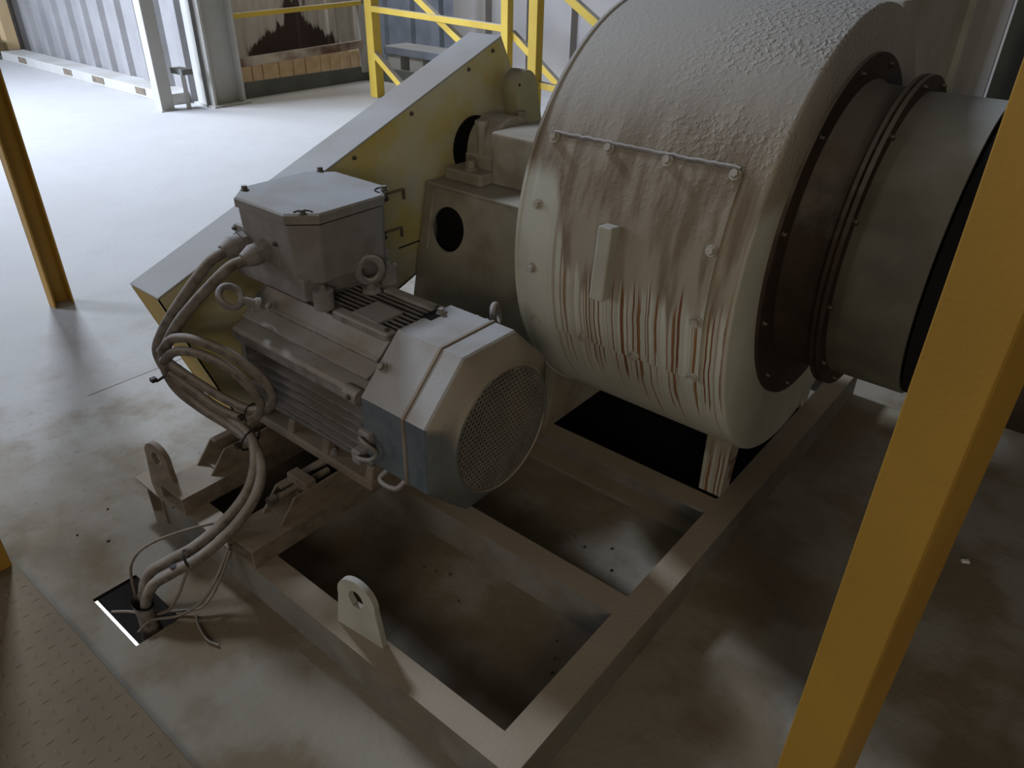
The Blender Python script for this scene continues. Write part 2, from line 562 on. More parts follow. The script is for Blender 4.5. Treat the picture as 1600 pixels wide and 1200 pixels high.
# ------------------------------------------------------------------ left wall and far corner
def corrugated(name, mat, p, q, z0, z1, pitch, depth, nrm):
    """ribbed sheet from p to q (x,y), ribs standing out along nrm"""
    p, q, n = Vector(p), Vector(q), Vector(nrm)
    L = (q - p).length
    d = (q - p) / L
    prof = []
    s_ = 0
    while s_ < L:
        for u, h in ((0, 0), (0.62, 0), (0.68, 1), (0.94, 1), (1.0, 0)):
            prof.append((min(s_ + u * pitch, L), h * depth))
        s_ += pitch
    vs = []
    for s_, h in prof:
        a = p + d * s_ + n * h
        vs += [(a.x, a.y, z0), (a.x, a.y, z1)]
    # thickness behind
    m = len(prof)
    for s_, h in prof:
        a = p + d * s_ + n * (h - 0.02)
        vs += [(a.x, a.y, z0), (a.x, a.y, z1)]
    fs = []
    for i in range(m - 1):
        fs.append((2 * i, 2 * i + 2, 2 * i + 3, 2 * i + 1))
        fs.append((2 * m + 2 * i, 2 * m + 2 * i + 1, 2 * m + 2 * i + 3, 2 * m + 2 * i + 2))
    bb = MB()
    bb.add(vs, fs)
    return struct(bb.build(name, mat))


corrugated('wall_left', 'clad', (-13.2, 4.62), (-7.75, 4.42), 0, 4.5, 0.47, 0.06, (-0.035, -1))
corrugated('wall_back', 'clad2', (-7.0, 7.4), (4.0, 7.4), 0, 4.5, 0.62, 0.07, (0, -1))
corrugated('wall_pit', 'stain', (-9.4, 4.5), (-9.4, 9.0), -1.5, 4.5, 0.5, 0.03, (1, 0))
corrugated('wall_back.001', 'bluegrey', (-9.4, 8.0), (-6.2, 8.0), -0.2, 4.5, 0.55, 0.06, (0, -1))

# low ledge along the left wall, front face with cut-outs
b = MB()
b.box((-12.6, 4.16, 0.0), (-8.1, 4.46, 0.11))
ledge = struct(b.build('trim_2', 'white', bevel=0.006))
b = MB()
for x in (-11.9, -10.55, -9.75, -8.75):
    w = 0.10 + 0.06 * random.random()
    b.box((x - w, 4.153, 0.03), (x + w, 4.161, 0.10))
b.build('slot', 'rail', ledge)
for nm, lo, hi, mt in (('trim_3', (-13.15, 4.30, 0), (-13.02, 4.42, 4), 'doorframe'), ('trim_4', (-12.85, 4.30, 0.1), (-12.68, 4.46, 4), 'doorframe')):
    b = MB()
    b.box(lo, hi)
    struct(b.build(nm, mt, bevel=0.01))
t = thing('metal_cabinet', (-12.9, 4.0, 0), 'low white metal cabinet on the floor at the far left corner', 'cabinet')
b = MB()
b.box((-13.9, 3.4, 0.02), (-12.62, 4.12, 0.24))
b.build('body', 'white', t, bevel=0.01)
b = MB()
b.box((-13.95, 3.35, 0.24), (-12.58, 4.16, 0.28))
b.build('top', 'white', t, bevel=0.008)
for x, y in ((-13.85, 3.45), (-12.68, 3.45), (-12.68, 4.06), (-13.85, 4.06)):
    b = MB()
    b.box((x - 0.03, y - 0.03, 0), (x + 0.03, y + 0.03, 0.03))
    b.build('foot', 'white', t)

# white tube post in front of the wall
t = thing('wall_post', (-7.87, 3.98, 0), 'white square steel post standing left of the broad white column', 'post')
b = MB()
b.box((-7.98, 3.91, 0.0), (-7.85, 4.05, 4.2))
b.build('shaft', 'white', t, bevel=0.006)
b = MB()
b.box((-8.0, 3.89, 0.0), (-7.83, 4.07, 0.012))
b.build('base_plate', 'white', t)
# broad H column
t = thing('building_column', (-7.8, 4.6, 0), 'broad white H-section steel column at the corner of the corrugated wall', 'column')
b = MB()
b.box((-7.99, 4.40, 0.0), (-7.66, 4.43, 4.3))
b.build('flange', 'white', t, bevel=0.004)
b = MB()
b.box((-7.99, 4.75, 0.0), (-7.66, 4.78, 4.3))
b.build('flange', 'white', t, bevel=0.004)
b = MB()
b.box((-7.79, 4.43, 0.0), (-7.76, 4.75, 4.3))
b.build('web', 'white', t)
b = MB()
b.box((-8.03, 4.37, 0.0), (-7.62, 4.81, 0.02))
b.build('base_plate', 'white', t)
t = thing('junction_bracket', (-7.8, 4.2, 0.33), 'small grey box on a thin stem between the white post and column', 'bracket')
b = MB()
b.box((-7.93, 4.12, 0.345), (-7.70, 4.24, 0.40))
b.build('box', 'kerb', t, bevel=0.004)
b = MB()
b.box((-7.83, 4.17, 0.0), (-7.79, 4.20, 0.345))
b.build('stem', 'white', t)

# kerb plate round the pit opening
b = MB()
b.box((-7.88, 4.81, 0), (-7.86, 6.78, 0.17))
b.box((-7.88, 6.76, 0), (-6.95, 6.78, 0.17))
struct(b.build('trim_5', 'kerb', bevel=0.003))
# pit floor (dark) seen over the kerb
b = MB()
b.box((-9.39, 4.5, 0.003), (-7.89, 7.98, 0.008))
struct(b.build('floor.002', 'kerb'))

t = thing('guard_railing', (-7.85, 5.8, 0), 'pit guard railing with yellow top rail, rusty lower rail and white end post', 'railing')
b = MB()
b.beam((-7.85, 4.8, 0.835), (-7.85, 6.66, 0.885), 0.05, 0.05)
b.build('top_rail', 'yellow2', t, bevel=0.004)
b = MB()
b.beam((-7.85, 4.8, 0.375), (-7.85, 6.62, 0.43), 0.06, 0.09)
b.build('lower_rail', 'rustrail', t, bevel=0.004)
b = MB()
b.box((-7.88, 6.60, 0.10), (-7.82, 6.68, 0.87))
b.build('end_post', 'white', t, bevel=0.004)
t = thing('timber_boarding', (-8.6, 6.3, 0), 'row of short orange timber boards behind the pit kerb', 'boards')
y = 5.1
k = 0
while y < 7.4:
    w = random.uniform(0.14, 0.26)
    b = MB()
    top = 0.24 + 0.03 * random.random()
    b.box((-8.63 + 0.01 * random.random(), y, 0.008), (-8.59, y + w - 0.012, top))
    b.build('board', 'wood', t, bevel=0.004)
    y += w
b = MB()
b.beam((-8.64, 5.1, 0.14), (-8.64, 7.4, 0.14), 0.02, 0.06)
b.build('batten', 'wood', t)

t = thing('sheet_stack', (-7.2, 7.0, 0), 'grey blue box unit on pale supports behind the yellow frame', 'box')
b = MB()
b.box((-7.75, 6.9, 0.30), (-6.55, 7.3, 0.40))
b.build('body', 'bluegrey', t, bevel=0.01)
for x in (-7.6, -7.2, -6.8):
    b = MB()
    b.box((x - 0.12, 6.92, 0.0), (x + 0.12, 7.25, 0.30))
    b.build('support', 'white', t, bevel=0.006)

# yellow braced frame
t = thing('braced_frame', (-6, 6, 0), 'bright yellow braced steel frame of square tubes behind the belt guard', 'frame')


def member(p, q, w, nm, mat='yellow2', h=None):
    bb = MB()
    bb.beam(p, q, w, h or w, up=(0, 1, 0.001))
    return bb.build(nm, mat, t, bevel=0.004)


member((-6.93, 6.03, 0), (-6.93, 6.03, 2.5), 0.115, 'post')
member((-4.98, 6.0, 0), (-4.98, 6.0, 2.5), 0.085, 'post')
member((-3.86, 5.0, 0), (-3.86, 5.0, 2.5), 0.085, 'post')
member((-6.88, 6.0, 0.915), (-5.02, 6.0, 0.865), 0.06, 'rail')
member((-3.83, 5.02, 0.615), (-3.2, 5.02, 0.575), 0.05, 'rail')
member((-6.89, 6.0, 0.46), (-6.26, 6.0, 0.02), 0.065, 'brace')
member((-7.0 + 0.36, 6.04, 1.30), (-5.0, 6.04, 0.34), 0.065, 'brace')
member((-4.95, 6.04, 0.83), (-3.9, 6.04, 0.11), 0.06, 'brace')
member((-3.84, 5.06, 1.38), (-2.6, 5.06, 0.67), 0.06, 'brace')

# column behind the inlet side on the right
t = thing('building_column', (-0.7, 4.2, 0), 'grey white H-section column at the upper right behind the fan', 'column')
b = MB()
b.box((-0.79, 4.16, 0), (-0.755, 4.5, 3.5))
b.build('flange', 'white', t, bevel=0.004)
b = MB()
b.box((-0.50, 4.16, 0), (-0.455, 4.5, 3.5))
b.build('flange', 'white', t, bevel=0.004)
b = MB()
b.box((-0.755, 4.24, 0), (-0.62, 4.27, 3.5))
b.build('web', 'clad2', t)
b = MB()
b.box((-0.62, 4.34, 0), (-0.50, 4.36, 3.5))
b.build('web', 'kerb', t)
b = MB()
b.box((-0.82, 4.12, 0), (-0.42, 4.54, 0.02))
b.build('base_plate', 'white', t)

# ------------------------------------------------------------------ amber posts in the foreground
def channel_post(x0, x1, y0, y1, h, label, face):
    tt = thing('support_post', ((x0 + x1) / 2, (y0 + y1) / 2, 0), label, 'post')
    th = 0.009
    bb = MB()
    if face == '-y':            # back of the channel towards -Y, one leg down each side
        bb.box((x0, y0, 0), (x1, y0 + th, h))
        bb.build('web', 'yellow', tt, bevel=0.003)
        for xa, xb in ((x0, x0 + th), (x1 - th, x1)):
            bb = MB()
            bb.box((xa, y0 + th, 0), (xb, y1, h))
            bb.build('flange', 'yellow', tt, bevel=0.003)
    else:                       # open side towards +X
        bb.box((x0, y0, 0), (x0 + th, y1, h))
        bb.build('web', 'yellow', tt, bevel=0.003)
        for ya, yb in ((y0, y0 + th), (y1 - th, y1)):
            bb = MB()
            bb.box((x0 + th, ya, 0), (x1, yb, h))
            bb.build('flange', 'yellow', tt, bevel=0.003)
    return tt


pst = channel_post(-0.142, -0.032, 1.17, 1.30, 3.2, 'broad amber yellow steel post in the foreground at the right', '-y')
pst.rotation_euler = (0, 0, math.radians(-15))
pst.location = (-0.0721, 1.2186, 0)
channel_post(-3.95, -3.88, 1.166, 1.262, 3.2, 'slim amber yellow steel post standing on the floor at the left', '+x')
channel_post(-2.26, -2.152, 0.235, 0.315, 2.6, 'dark amber post foot cut off by the left photo edge near the tread plate', '-y')

# ------------------------------------------------------------------ skid frame
S = 0.12
skid = thing('machine_skid', (-1.3, 1.8, 0), 'dusty welded steel skid frame under the motor and fan', 'skid frame')


def beam_box(nm, x0, x1, y0, y1, z0=0.0, z1=S, mat='skid', bev=0):
    bb = MB()
    bb.box((x0, y0, z0), (x1, y1, z1))
    return bb.build(nm, mat, skid, bevel=bev)


def tube_y(nm, x0, x1, y0, y1, z0, z1, th, mat='skid', parent=None):
    """hollow rectangular tube along Y, open at both ends"""
    bb = MB()
    out = [(x0, z0), (x1, z0), (x1, z1), (x0, z1)]
    inn = [(x0 + th, z0 + th), (x1 - th, z0 + th), (x1 - th, z1 - th), (x0 + th, z1 - th)]
    vs = []
    for yy in (y0, y1):
        vs += [(u, yy, w) for u, w in out] + [(u, yy, w) for u, w in inn]
    fs = []
    for i in range(4):
        j = (i + 1) % 4
        fs += [(i, j, 8 + j, 8 + i), (4 + i, 12 + i, 12 + j, 4 + j), (i, 4 + i, 4 + j, j), (8 + i, 8 + j, 12 + j, 12 + i)]
    bb.add(vs, fs)
    return bb.build(nm, mat, parent or skid)


beam_box('front_beam', -1.985, -0.637, 0.718, 0.792)
beam_box('middle_beam', -1.985, -0.637, 1.233, 1.310)
beam_box('side_beam', -0.637, -0.555, 0.718, 3.0)
tube_y('side_beam', -2.075, -1.985, 0.712, 3.0, 0, S, 0.006)
bb = MB()
bb.box((-2.13, 0.705, S - 0.006), (-1.90, 0.79, S + 0.0005))
bb.build('corner_plate', 'skid', skid)
beam_box('rear_beam', -1.985, -0.637, 2.92, 3.0)
# open channel beam below the fan
bb = MB()
bb.prism([(1.765, 0.109), (1.765, 0.12), (1.843, 0.12), (1.843, 0.0), (1.758, 0.0), (1.758, 0.012), (1.832, 0.012), (1.832, 0.109)], 'x', -1.985, -0.637)
bb.build('fan_beam', 'skid', skid)
beam_box('fan_beam', -1.985, -0.637, 2.55, 2.62)
tube_y('motor_rail_channel', -1.622, -1.484, 0.722, 1.84, S, 0.18, 0.006, 'rail')
tube_y('motor_rail_channel', -1.965, -1.834, 0.714, 1.84, S, 0.18, 0.006, 'rail')


def lug(cx, y0, z0, w, h, hole, yaw, th=0.016):
    """rounded lifting lug plate with a hole, standing on z0"""
    bb = MB()
    n = 20
    r = w * 0.40
    zc = h - r
    outer = []
    for i in range(n + 1):
        a = -0.15 + (PI + 0.3) * i / n
        outer.append((r * math.cos(a), zc + r * math.sin(a)))
    outer += [(-w / 2, 0), (w / 2, 0)]
    m = len(outer)
    # hole ring with the same count
    inner = []
    for (u, v) in outer:
        a = math.atan2(v - zc, u)
        inner.append((hole * 0.8 * math.cos(a), zc + hole * math.sin(a)))
    rot = Matrix.Rotation(yaw, 3, 'Z')
    vs = []
    for s_ in (-th / 2, th / 2):
        for u, v in outer + inner:
            p = rot @ Vector((u, s_, v))
            vs.append((p.x + cx, p.y + y0, p.z + z0))
    fs = []
    k2 = 2 * m
    for i in range(m):
        j = (i + 1) % m
        fs += [(i, j, m + j, m + i), (k2 + i, k2 + m + i, k2 + m + j, k2 + j), (i, k2 + i, k2 + j, j), (m + i, m + j, k2 + m + j, k2 + m + i)]
    bb.add(vs, fs)
    return bb.build('lifting_lug', 'leg' if False else 'cream', skid, smooth=40)


lug(-1.090, 0.768, S, 0.155, 0.185, 0.030, math.radians(6))
lug(-1.992, 0.742, S, 0.14, 0.18, 0.026, math.radians(6))
LUGS = [o for o in skid.children if o.name.startswith('lifting_lug')]
LUGS[1].data.materials[0] = M['rail']

# ------------------------------------------------------------------ motor slide rails
def slide_rail(xa, xb, label, jack):
    tt = thing('motor_slide_rail', ((xa + xb) / 2, 1.2, 0.18), label, 'slide rail', 'slide rails under the motor')
    for xx, s_ in ((xa, 1), (xb, -1)):
        bb = MB()
        bb.add([(xx, 0.835, 0.1805), (xx, 1.78, 0.1805), (xx, 1.78, 0.25), (xx, 0.895, 0.25),
                (xx + s_ * 0.008, 0.835, 0.1805), (xx + s_ * 0.008, 1.78, 0.1805), (xx + s_ * 0.008, 1.78, 0.25), (xx + s_ * 0.008, 0.895, 0.25)],
               [(0, 1, 2, 3), (7, 6, 5, 4), (0, 4, 5, 1), (1, 5, 6, 2), (2, 6, 7, 3), (3, 7, 4, 0)])
        bb.build('side_plate', 'rail', tt, bevel=0.002)
    bb = MB()
    bb.box((xa + 0.008, 0.86, 0.1805), (xb - 0.008, 1.78, 0.187))
    bb.build('base_strip', 'rail', tt)
    # turned-out lip on the left plate
    bb = MB()
    bb.box((xa, 0.897, 0.243), (xa + 0.028, 1.78, 0.2505))
    bb.build('lip', 'rail', tt)
    if jack:
        xm = (xa + xb) / 2
        bb = MB()
        bb.cyl((xm, 0.845, 0.243), (xm, 1.05, 0.235), 0.011, n=12)
        bb.build('jack_bolt', 'rail', tt, smooth=40)
        bb = MB()
        bb.cyl((xm, 0.838, 0.243), (xm, 0.862, 0.243), 0.017, n=6)
        bb.build('bolt_head', 'bolt', tt)
        bb = MB()
        bb.box((xm - 0.045, 0.935, 0.205), (xm + 0.045, 0.975, 0.272))
        bb.build('jack_block', 'rail', tt, bevel=0.004)
    return tt


slide_rail(-1.607, -1.512, 'near brown slide rail under the motor with a jack bolt and block', True)
slide_rail(-1.958, -1.870, 'far brown slide rail at the motor drive end beside the upright lug', False)

# ------------------------------------------------------------------ electric motor
MY, MZ = 1.275, 0.50
motor = thing('electric_motor', (-1.6, MY, 0.25), 'dusty ribbed electric motor with a blue-grey octagonal fan cowl', 'motor')
XB0, XB1 = -1.93, -1.335
bb = MB()
bb.cyl((XB0, MY, MZ), (XB1, MY, MZ), 0.168, n=48)
body = bb.build('stator_body', 'fin', motor, smooth=40)
# drive end shield
bb = MB()
rings = []
for x, r in ((-1.93, 0.215), (-1.955, 0.215), (-1.975, 0.18), (-1.985, 0.12), (-2.005, 0.11), (-2.005, 0.03)):
    rings.append([(x, MY + r * math.cos(2 * PI * i / 40), MZ + r * math.sin(2 * PI * i / 40)) for i in range(40)])
bb.loops(rings, True, True)
bb.build('end_shield', 'motor', motor, smooth=35)
bb = MB()
bb.cyl((-2.0, MY, MZ), (-2.10, MY, MZ), 0.03, n=20)
bb.build('shaft', 'bolt', motor, smooth=40)


def fin(u0, v0, u1, v1, th, x0=-1.915, x1=-1.345, mat='fin', nm='fin', bev=0.002):
    """plate running along X whose section goes from (y,z)=(u0,v0) to (u1,v1)"""
    d = Vector((u1 - u0, v1 - v0)).normalized()
    n = Vector((-d.y, d.x)) * (th / 2)
    pts = [(u0 + n.x, v0 + n.y), (u1 + n.x, v1 + n.y), (u1 - n.x, v1 - n.y), (u0 - n.x, v0 - n.y)]
    q = MB()
    q.prism(pts, 'x', x0, x1)
    return q.build(nm, mat, motor, bevel=bev)


for sgn in (-1, 1):
    for i, z in enumerate((0.352, 0.386, 0.418, 0.450, 0.482, 0.514)):
        reach = 0.238 if z > 0.37 else 0.225
        fin(MY + sgn * 0.08, z + 0.006, MY + sgn * reach, z + 0.006, 0.010, x0=-1.90 + 0.004 * i)
    # heavy corner rib with a bolt lug on its cowl end, then two stepped shoulder slabs with dark gaps between
    q = MB()
    q.prism([(MY + sgn * a, z) for a, z in ((0.235, 0.555), (0.238, 0.590), (0.228, 0.600), (0.165, 0.618), (0.13, 0.612), (0.14, 0.558))], 'x', -1.950, -1.352)
    q.build('corner_rib', 'motor', motor, bevel=0.004)
    q = MB()
    q.prism([(MY + sgn * a, z) for a, z in ((0.207, 0.626), (0.209, 0.636), (0.148, 0.660), (0.12, 0.645), (0.13, 0.625))], 'x', -1.925, -1.350)
    q.build('shoulder_slab', 'motor', motor, bevel=0.003)
    q = MB()
    q.prism([(MY + sgn * a, z) for a, z in ((0.160, 0.655), (0.163, 0.666), (0.150, 0.673), (0.112, 0.706), (0.08, 0.69), (0.12, 0.652))], 'x', -1.915, -1.360)
    q.build('shoulder_slab', 'motor', motor, bevel=0.003)
    # top corner boss running to the cowl, with a drilled end
    q = MB()
    q.box((-1.60, min(MY + sgn * 0.075, MY + sgn * 0.118), 0.660), (-1.365, max(MY + sgn * 0.075, MY + sgn * 0.118), 0.724))
    q.build('corner_boss', 'motor', motor, bevel=0.010, seg=3)
    inst('screw', BOLT['tiny'], motor, (-1.385, MY + sgn * 0.097, 0.724))
    q = MB()
    q.cyl((-1.352, MY + sgn * 0.232, 0.586), (-1.405, MY + sgn * 0.232, 0.586), 0.024, n=18)
    q.build('bolt_lug', 'motor', motor, smooth=40)
    inst('screw', BOLT['tiny'], motor, (-1.375, MY + sgn * 0.2555, 0.590), aim((0, sgn, 0.2)))
for i in range(7):
    y = MY - 0.062 + i * 0.0205
    fin(y, 0.66, y, 0.720, 0.008, x0=-1.90, x1=-1.362)
for i in range(6):
    y = MY - 0.10 + i * 0.04
    fin(y, 0.27, y, 0.36, 0.008, x0=-1.88, x1=-1.37)
q = MB()
q.box((-1.545, 1.185, 0.69), (-1.435, 1.285, 0.7265))
q.build('cover_pad', 'motor', motor, bevel=0.004)

# feet with webs
for sgn in (-1, 1):
    ya, yb = sorted((MY + sgn * 0.222, MY + sgn * 0.13))
    q = MB()
    q.box((-1.955, ya, 0.2505), (-1.362, yb, 0.282))
    q.build('foot', 'rail', motor, bevel=0.008)
    for x in (-1.93, -1.77, -1.60, -1.40):
        q = MB()
        y_out, y_in = MY + sgn * 0.214, MY + sgn * 0.12
        q.add([(x, y_out, 0.28), (x, y_in, 0.28), (x, y_in, 0.40), (x, MY + sgn * 0.185, 0.37), (x + 0.03, y_out, 0.28), (x + 0.03, y_in, 0.28), (x + 0.03, y_in, 0.40), (x + 0.03, MY + sgn * 0.185, 0.37)],
              [(0, 1, 2, 3), (7, 6, 5, 4), (0, 4, 5, 1), (1, 5, 6, 2), (2, 6, 7, 3), (3, 7, 4, 0)])
        q.build('foot_web', 'rail', motor, bevel=0.004)
    for x in (-1.56, -1.91):
        inst('foot_bolt', BOLT['motor'], motor, (x, MY + sgn * 0.195, 0.282))

# octagonal cowl
A_ = 0.245


def r_oct(t, a=A_):
    k = (t + PI / 8) % (PI / 4) - PI / 8
    return a / math.cos(k)


NS = 96


def ring_oct(x, a, mixr=0.0, R=0.0):
    out = []
    for i in range(NS):
        t = 2 * PI * i / NS + PI / NS * 0
        r = (1 - mixr) * r_oct(t, a) + mixr * R
        out.append((x, MY + r * math.cos(t), MZ + r * math.sin(t)))
    return out


# octagon with exact corners: 8 corners at pi/8 + k*pi/4; NS=96 puts samples on them (pi/8 = 6 steps)
bb = MB()
bb.loops([ring_oct(-1.33, A_ - 0.008), ring_oct(-1.336, A_ - 0.006), ring_oct(-1.336, A_), ring_oct(-1.105, A_), ring_oct(-1.099, A_ - 0.004)], False, False)
cowl = bb.build('fan_cowl', 'cowl', motor, smooth=25)
bb = MB()
bb.loops([ring_oct(-1.178 - 0.006, A_ + 0.0005), ring_oct(-1.178 - 0.004, A_ + 0.004), ring_oct(-1.178 + 0.004, A_ + 0.004), ring_oct(-1.178 + 0.006, A_ + 0.0005)])
bb.build('seam_strip', 'rail', cowl, smooth=25)
bb = MB()
bb.loops([ring_oct(-1.099, A_ - 0.004), ring_oct(-1.090, A_ - 0.012, 0.15, 0.24), ring_oct(-1.078, A_ - 0.03, 0.55, 0.222), ring_oct(-1.066, 0.21, 1.0, 0.206), ring_oct(-1.058, 0.2, 1.0, 0.195),
          ring_oct(-1.050, 0.2, 1.0, 0.190), ring_oct(-1.048, 0.2, 1.0, 0.184), ring_oct(-1.052, 0.2, 1.0, 0.181)])
bb.build('cowl_front', 'cowl_face', cowl, smooth=30)
# perforated plate: hexagonal cells with a round-ish hole each
bb = MB()
pit = 0.0148
for i in range(-16, 17):
    for j in range(-16, 17):
        cy = (i + 0.5 * (j % 2)) * pit
        cz = j * pit * math.sqrt(3) / 2
        if math.hypot(cy, cz) > 0.187:
            continue
        solid = math.hypot(cy, cz) > 0.172
        vs = []
        for k in range(6):
            a = PI / 6 + k * PI / 3
            rr = pit / math.sqrt(3)
            vs.append((-1.0535, MY + cy + rr * math.cos(a), MZ + cz + rr * math.sin(a)))
        if solid:
            bb.add(vs, [tuple(range(6))])
            continue
        for k in range(6):
            a = PI / 6 + k * PI / 3
            rr = pit * 0.36
            vs.append((-1.0535, MY + cy + rr * math.cos(a), MZ + cz + rr * math.sin(a)))
        for k in range(6):
            a = PI / 6 + k * PI / 3
            rr = pit * 0.36
            vs.append((-1.0565, MY + cy + rr * math.cos(a), MZ + cz + rr * math.sin(a)))
        fs = [(k, (k + 1) % 6, 6 + (k + 1) % 6, 6 + k) for k in range(6)] + [(6 + k, 6 + (k + 1) % 6, 12 + (k + 1) % 6, 12 + k) for k in range(6)]
        bb.add(vs, fs)
bb.build('grille', 'grille', cowl)
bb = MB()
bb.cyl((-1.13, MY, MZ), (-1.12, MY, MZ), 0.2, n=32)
bb.build('grille_dark_backing', 'black', cowl)  # black disc added behind the grille so its holes look dark
for p, d in (((-1.312, 1.092, 0.672), (0, -0.7, 0.7)), ((-1.318, 1.318, 0.7455), (0, 0, 1)), ((-1.312, 1.46, 0.672), (0, 0.7, 0.7))):
    inst('bolt', BOLT['motor'], cowl, p, aim(d))
bb = MB()
bb.box((-1.345, 1.270, 0.7445), (-1.310, 1.335, 0.7475))
bb.build('slot', 'black', cowl)
# lifting hook at the lower edge and the earth strap
bb = MB()
bb.tube(spline([(-1.285, 1.055, 0.372), (-1.285, 1.030, 0.362), (-1.27, 1.02, 0.358), (-1.235, 1.02, 0.358), (-1.215, 1.03, 0.362), (-1.210, 1.055, 0.376)], 5), 0.008, 8)
bb.build('hook', 'motor', cowl, smooth=60)
bb = MB()
bb.tube(spline([(-1.345, 1.02, 0.475), (-1.315, 1.0, 0.490), (-1.290, 1.0, 0.482), (-1.275, 1.015, 0.455), (-1.300, 1.01, 0.425), (-1.335, 1.0, 0.420), (-1.36, 1.015, 0.41)], 5), 0.0065, 8)
bb.build('earth_strap', 'motor', motor, smooth=60)
bb = MB()
bb.box((-1.375, 1.005, 0.385), (-1.338, 1.05, 0.43))
bb.build('earth_terminal', 'motor', motor, bevel=0.006)
bb = MB()
bb.box((-1.345, 1.012, 0.455), (-1.30, 1.035, 0.505))
bb.build('earth_terminal', 'motor', motor, bevel=0.006)


def eyebolt(c, axis, R, r, stem_to, nm='eyebolt'):
    c = Vector(c)
    ax = Vector(axis).normalized()
    a = ax.orthogonal().normalized()
    b2 = ax.cross(a)
    q = MB()
    q.tube([c + a * (R * math.cos(2 * PI * i / 24)) + b2 * (R * math.sin(2 * PI * i / 24)) for i in range(24)], r, 10, closed=True)
    s_ = Vector(stem_to)
    d = (c - s_).normalized()
    q.cyl(s_, c - d * R * 0.95, r * 1.5, r * 1.2, n=14)
    q.cyl(s_, s_ + d * 0.012, r * 2.4, r * 2.0, n=16)
    return q.build(nm, 'motor', motor, smooth=50)


eyebolt((-1.615, 1.325, 0.790), (0.9, -0.35, 0.1), 0.036, 0.0125, (-1.615, 1.325, 0.722))
eyebolt((-1.865, 1.010, 0.735), (0.75, 0.1, 0.65), 0.034, 0.010, (-1.835, 1.075, 0.695))
eyebolt((-1.285, 1.515, 0.680), (0.8, 0.4, 0.2), 0.03, 0.010, (-1.295, 1.47, 0.655))
inst('bolt', BOLT['motor'], motor, (-1.80, 1.095, 0.69), aim((0, -0.6, 0.8)))

# terminal box
tb = MB()
tb.frustum((-1.99, 1.118), (-1.655, 1.435), 0.742, (-1.985, 1.114), (-1.648, 1.44), 0.812)
tbox = tb.build('terminal_box', 'box', motor, bevel=0.005)
tb = MB()
tb.box((-1.93, 1.19, 0.69), (-1.69, 1.37, 0.750))
tb.build('neck', 'motor', tbox, bevel=0.006)
tb = MB()
c_ = 0.055


def cutrect(x0, x1, y0, y1, c):
    return [(x0 + c, y0), (x1 - c, y0), (x1, y0 + c), (x1, y1 - c), (x1 - c, y1), (x0 + c, y1), (x0, y1 - c), (x0, y0 + c)]


r0 = [(x, y, 0.795) for x, y in cutrect(-1.952, -1.622, 1.112, 1.444, 0.055)]
r1 = [(x, y, 0.968) for x, y in cutrect(-1.962, -1.613, 1.104, 1.452, 0.062)]
tb.loops([r0, r1], True, True)
tb.build('box_body', 'box', tbox, bevel=0.005)
tb = MB()
r0 = [(x, y, 0.973) for x, y in cutrect(-1.968, -1.607, 1.097, 1.458, 0.066)]
r1 = [(x, y, 0.996) for x, y in cutrect(-1.968, -1.607, 1.097, 1.458, 0.066)]
r2 = [(x, y, 1.001) for x, y in cutrect(-1.963, -1.612, 1.102, 1.453, 0.066)]
tb.loops([r0, r1, r2], True, True)
lid = tb.build('box_lid', 'box', tbox)
tb = MB()
r0 = [(x, y, 0.967) for x, y in cutrect(-1.960, -1.615, 1.106, 1.450, 0.062)]
r1 = [(x, y, 0.974) for x, y in cutrect(-1.960, -1.615, 1.106, 1.450, 0.062)]
tb.loops([r0, r1], True, True)
tb.build('gasket', 'black', tbox)
for x, y in ((-1.935, 1.155), (-1.64, 1.135), (-1.64, 1.425), (-1.935, 1.425)):
    inst('lid_screw', BOLT['dark'], tbox, (x, y, 1.001))
    if x < -1.9:
        continue
    d = math.atan2(1.2775 - y, -1.7875 - x)
    q = MB()
    q.tube([(x + 0.027 * math.cos(d + a), y + 0.027 * math.sin(d + a), 1.0012) for a in [-1.1 + 0.22 * k for k in range(11)]], 0.003, 6)
    q.build('screw_recess', 'burnt', tbox, smooth=60)
# corner lugs of the adaptor with bolts
for x, y in ((-1.628, 1.16), (-1.628, 1.405)):
    q = MB()
    q.cyl((x, y, 0.722), (x, y, 0.775), 0.030, n=18)
    q.build('mounting_lug', 'box', tbox, smooth=40)
    inst('bolt', BOLT['motor'], tbox, (x, y, 0.775))
# cable glands on the near side
for x in (-1.895, -1.795):
    q = MB()
    z = 0.868
    q.cyl((x, 1.118, z), (x, 1.085, z), 0.034, n=8)
    q.cyl((x, 1.088, z), (x, 1.060, z - 0.003), 0.029, 0.031, n=20)
    q.cyl((x, 1.063, z - 0.003), (x, 1.030, z - 0.01), 0.031, 0.020, n=20)
    q.build('cable_gland', 'box', tbox, smooth=35)
q = MB()
q.box((-1.945, 1.105, 0.825), (-1.735, 1.122, 0.912))
q.build('gland_plate', 'box', tbox, bevel=0.004)
for x in (-1.938, -1.742):
    inst('bolt', BOLT['tiny'], tbox, (x, 1.105, 0.90), aim((0, -1, 0)))

# ------------------------------------------------------------------ cables
def cable(ctrl, r, label, ties=(), nm='power_cable', mat='cable', group=None, k=10):
    o = MB().tube(spline(ctrl, k), r, 12).build(nm, mat, smooth=60)
    tag(o, label, 'cable', group)
    return o


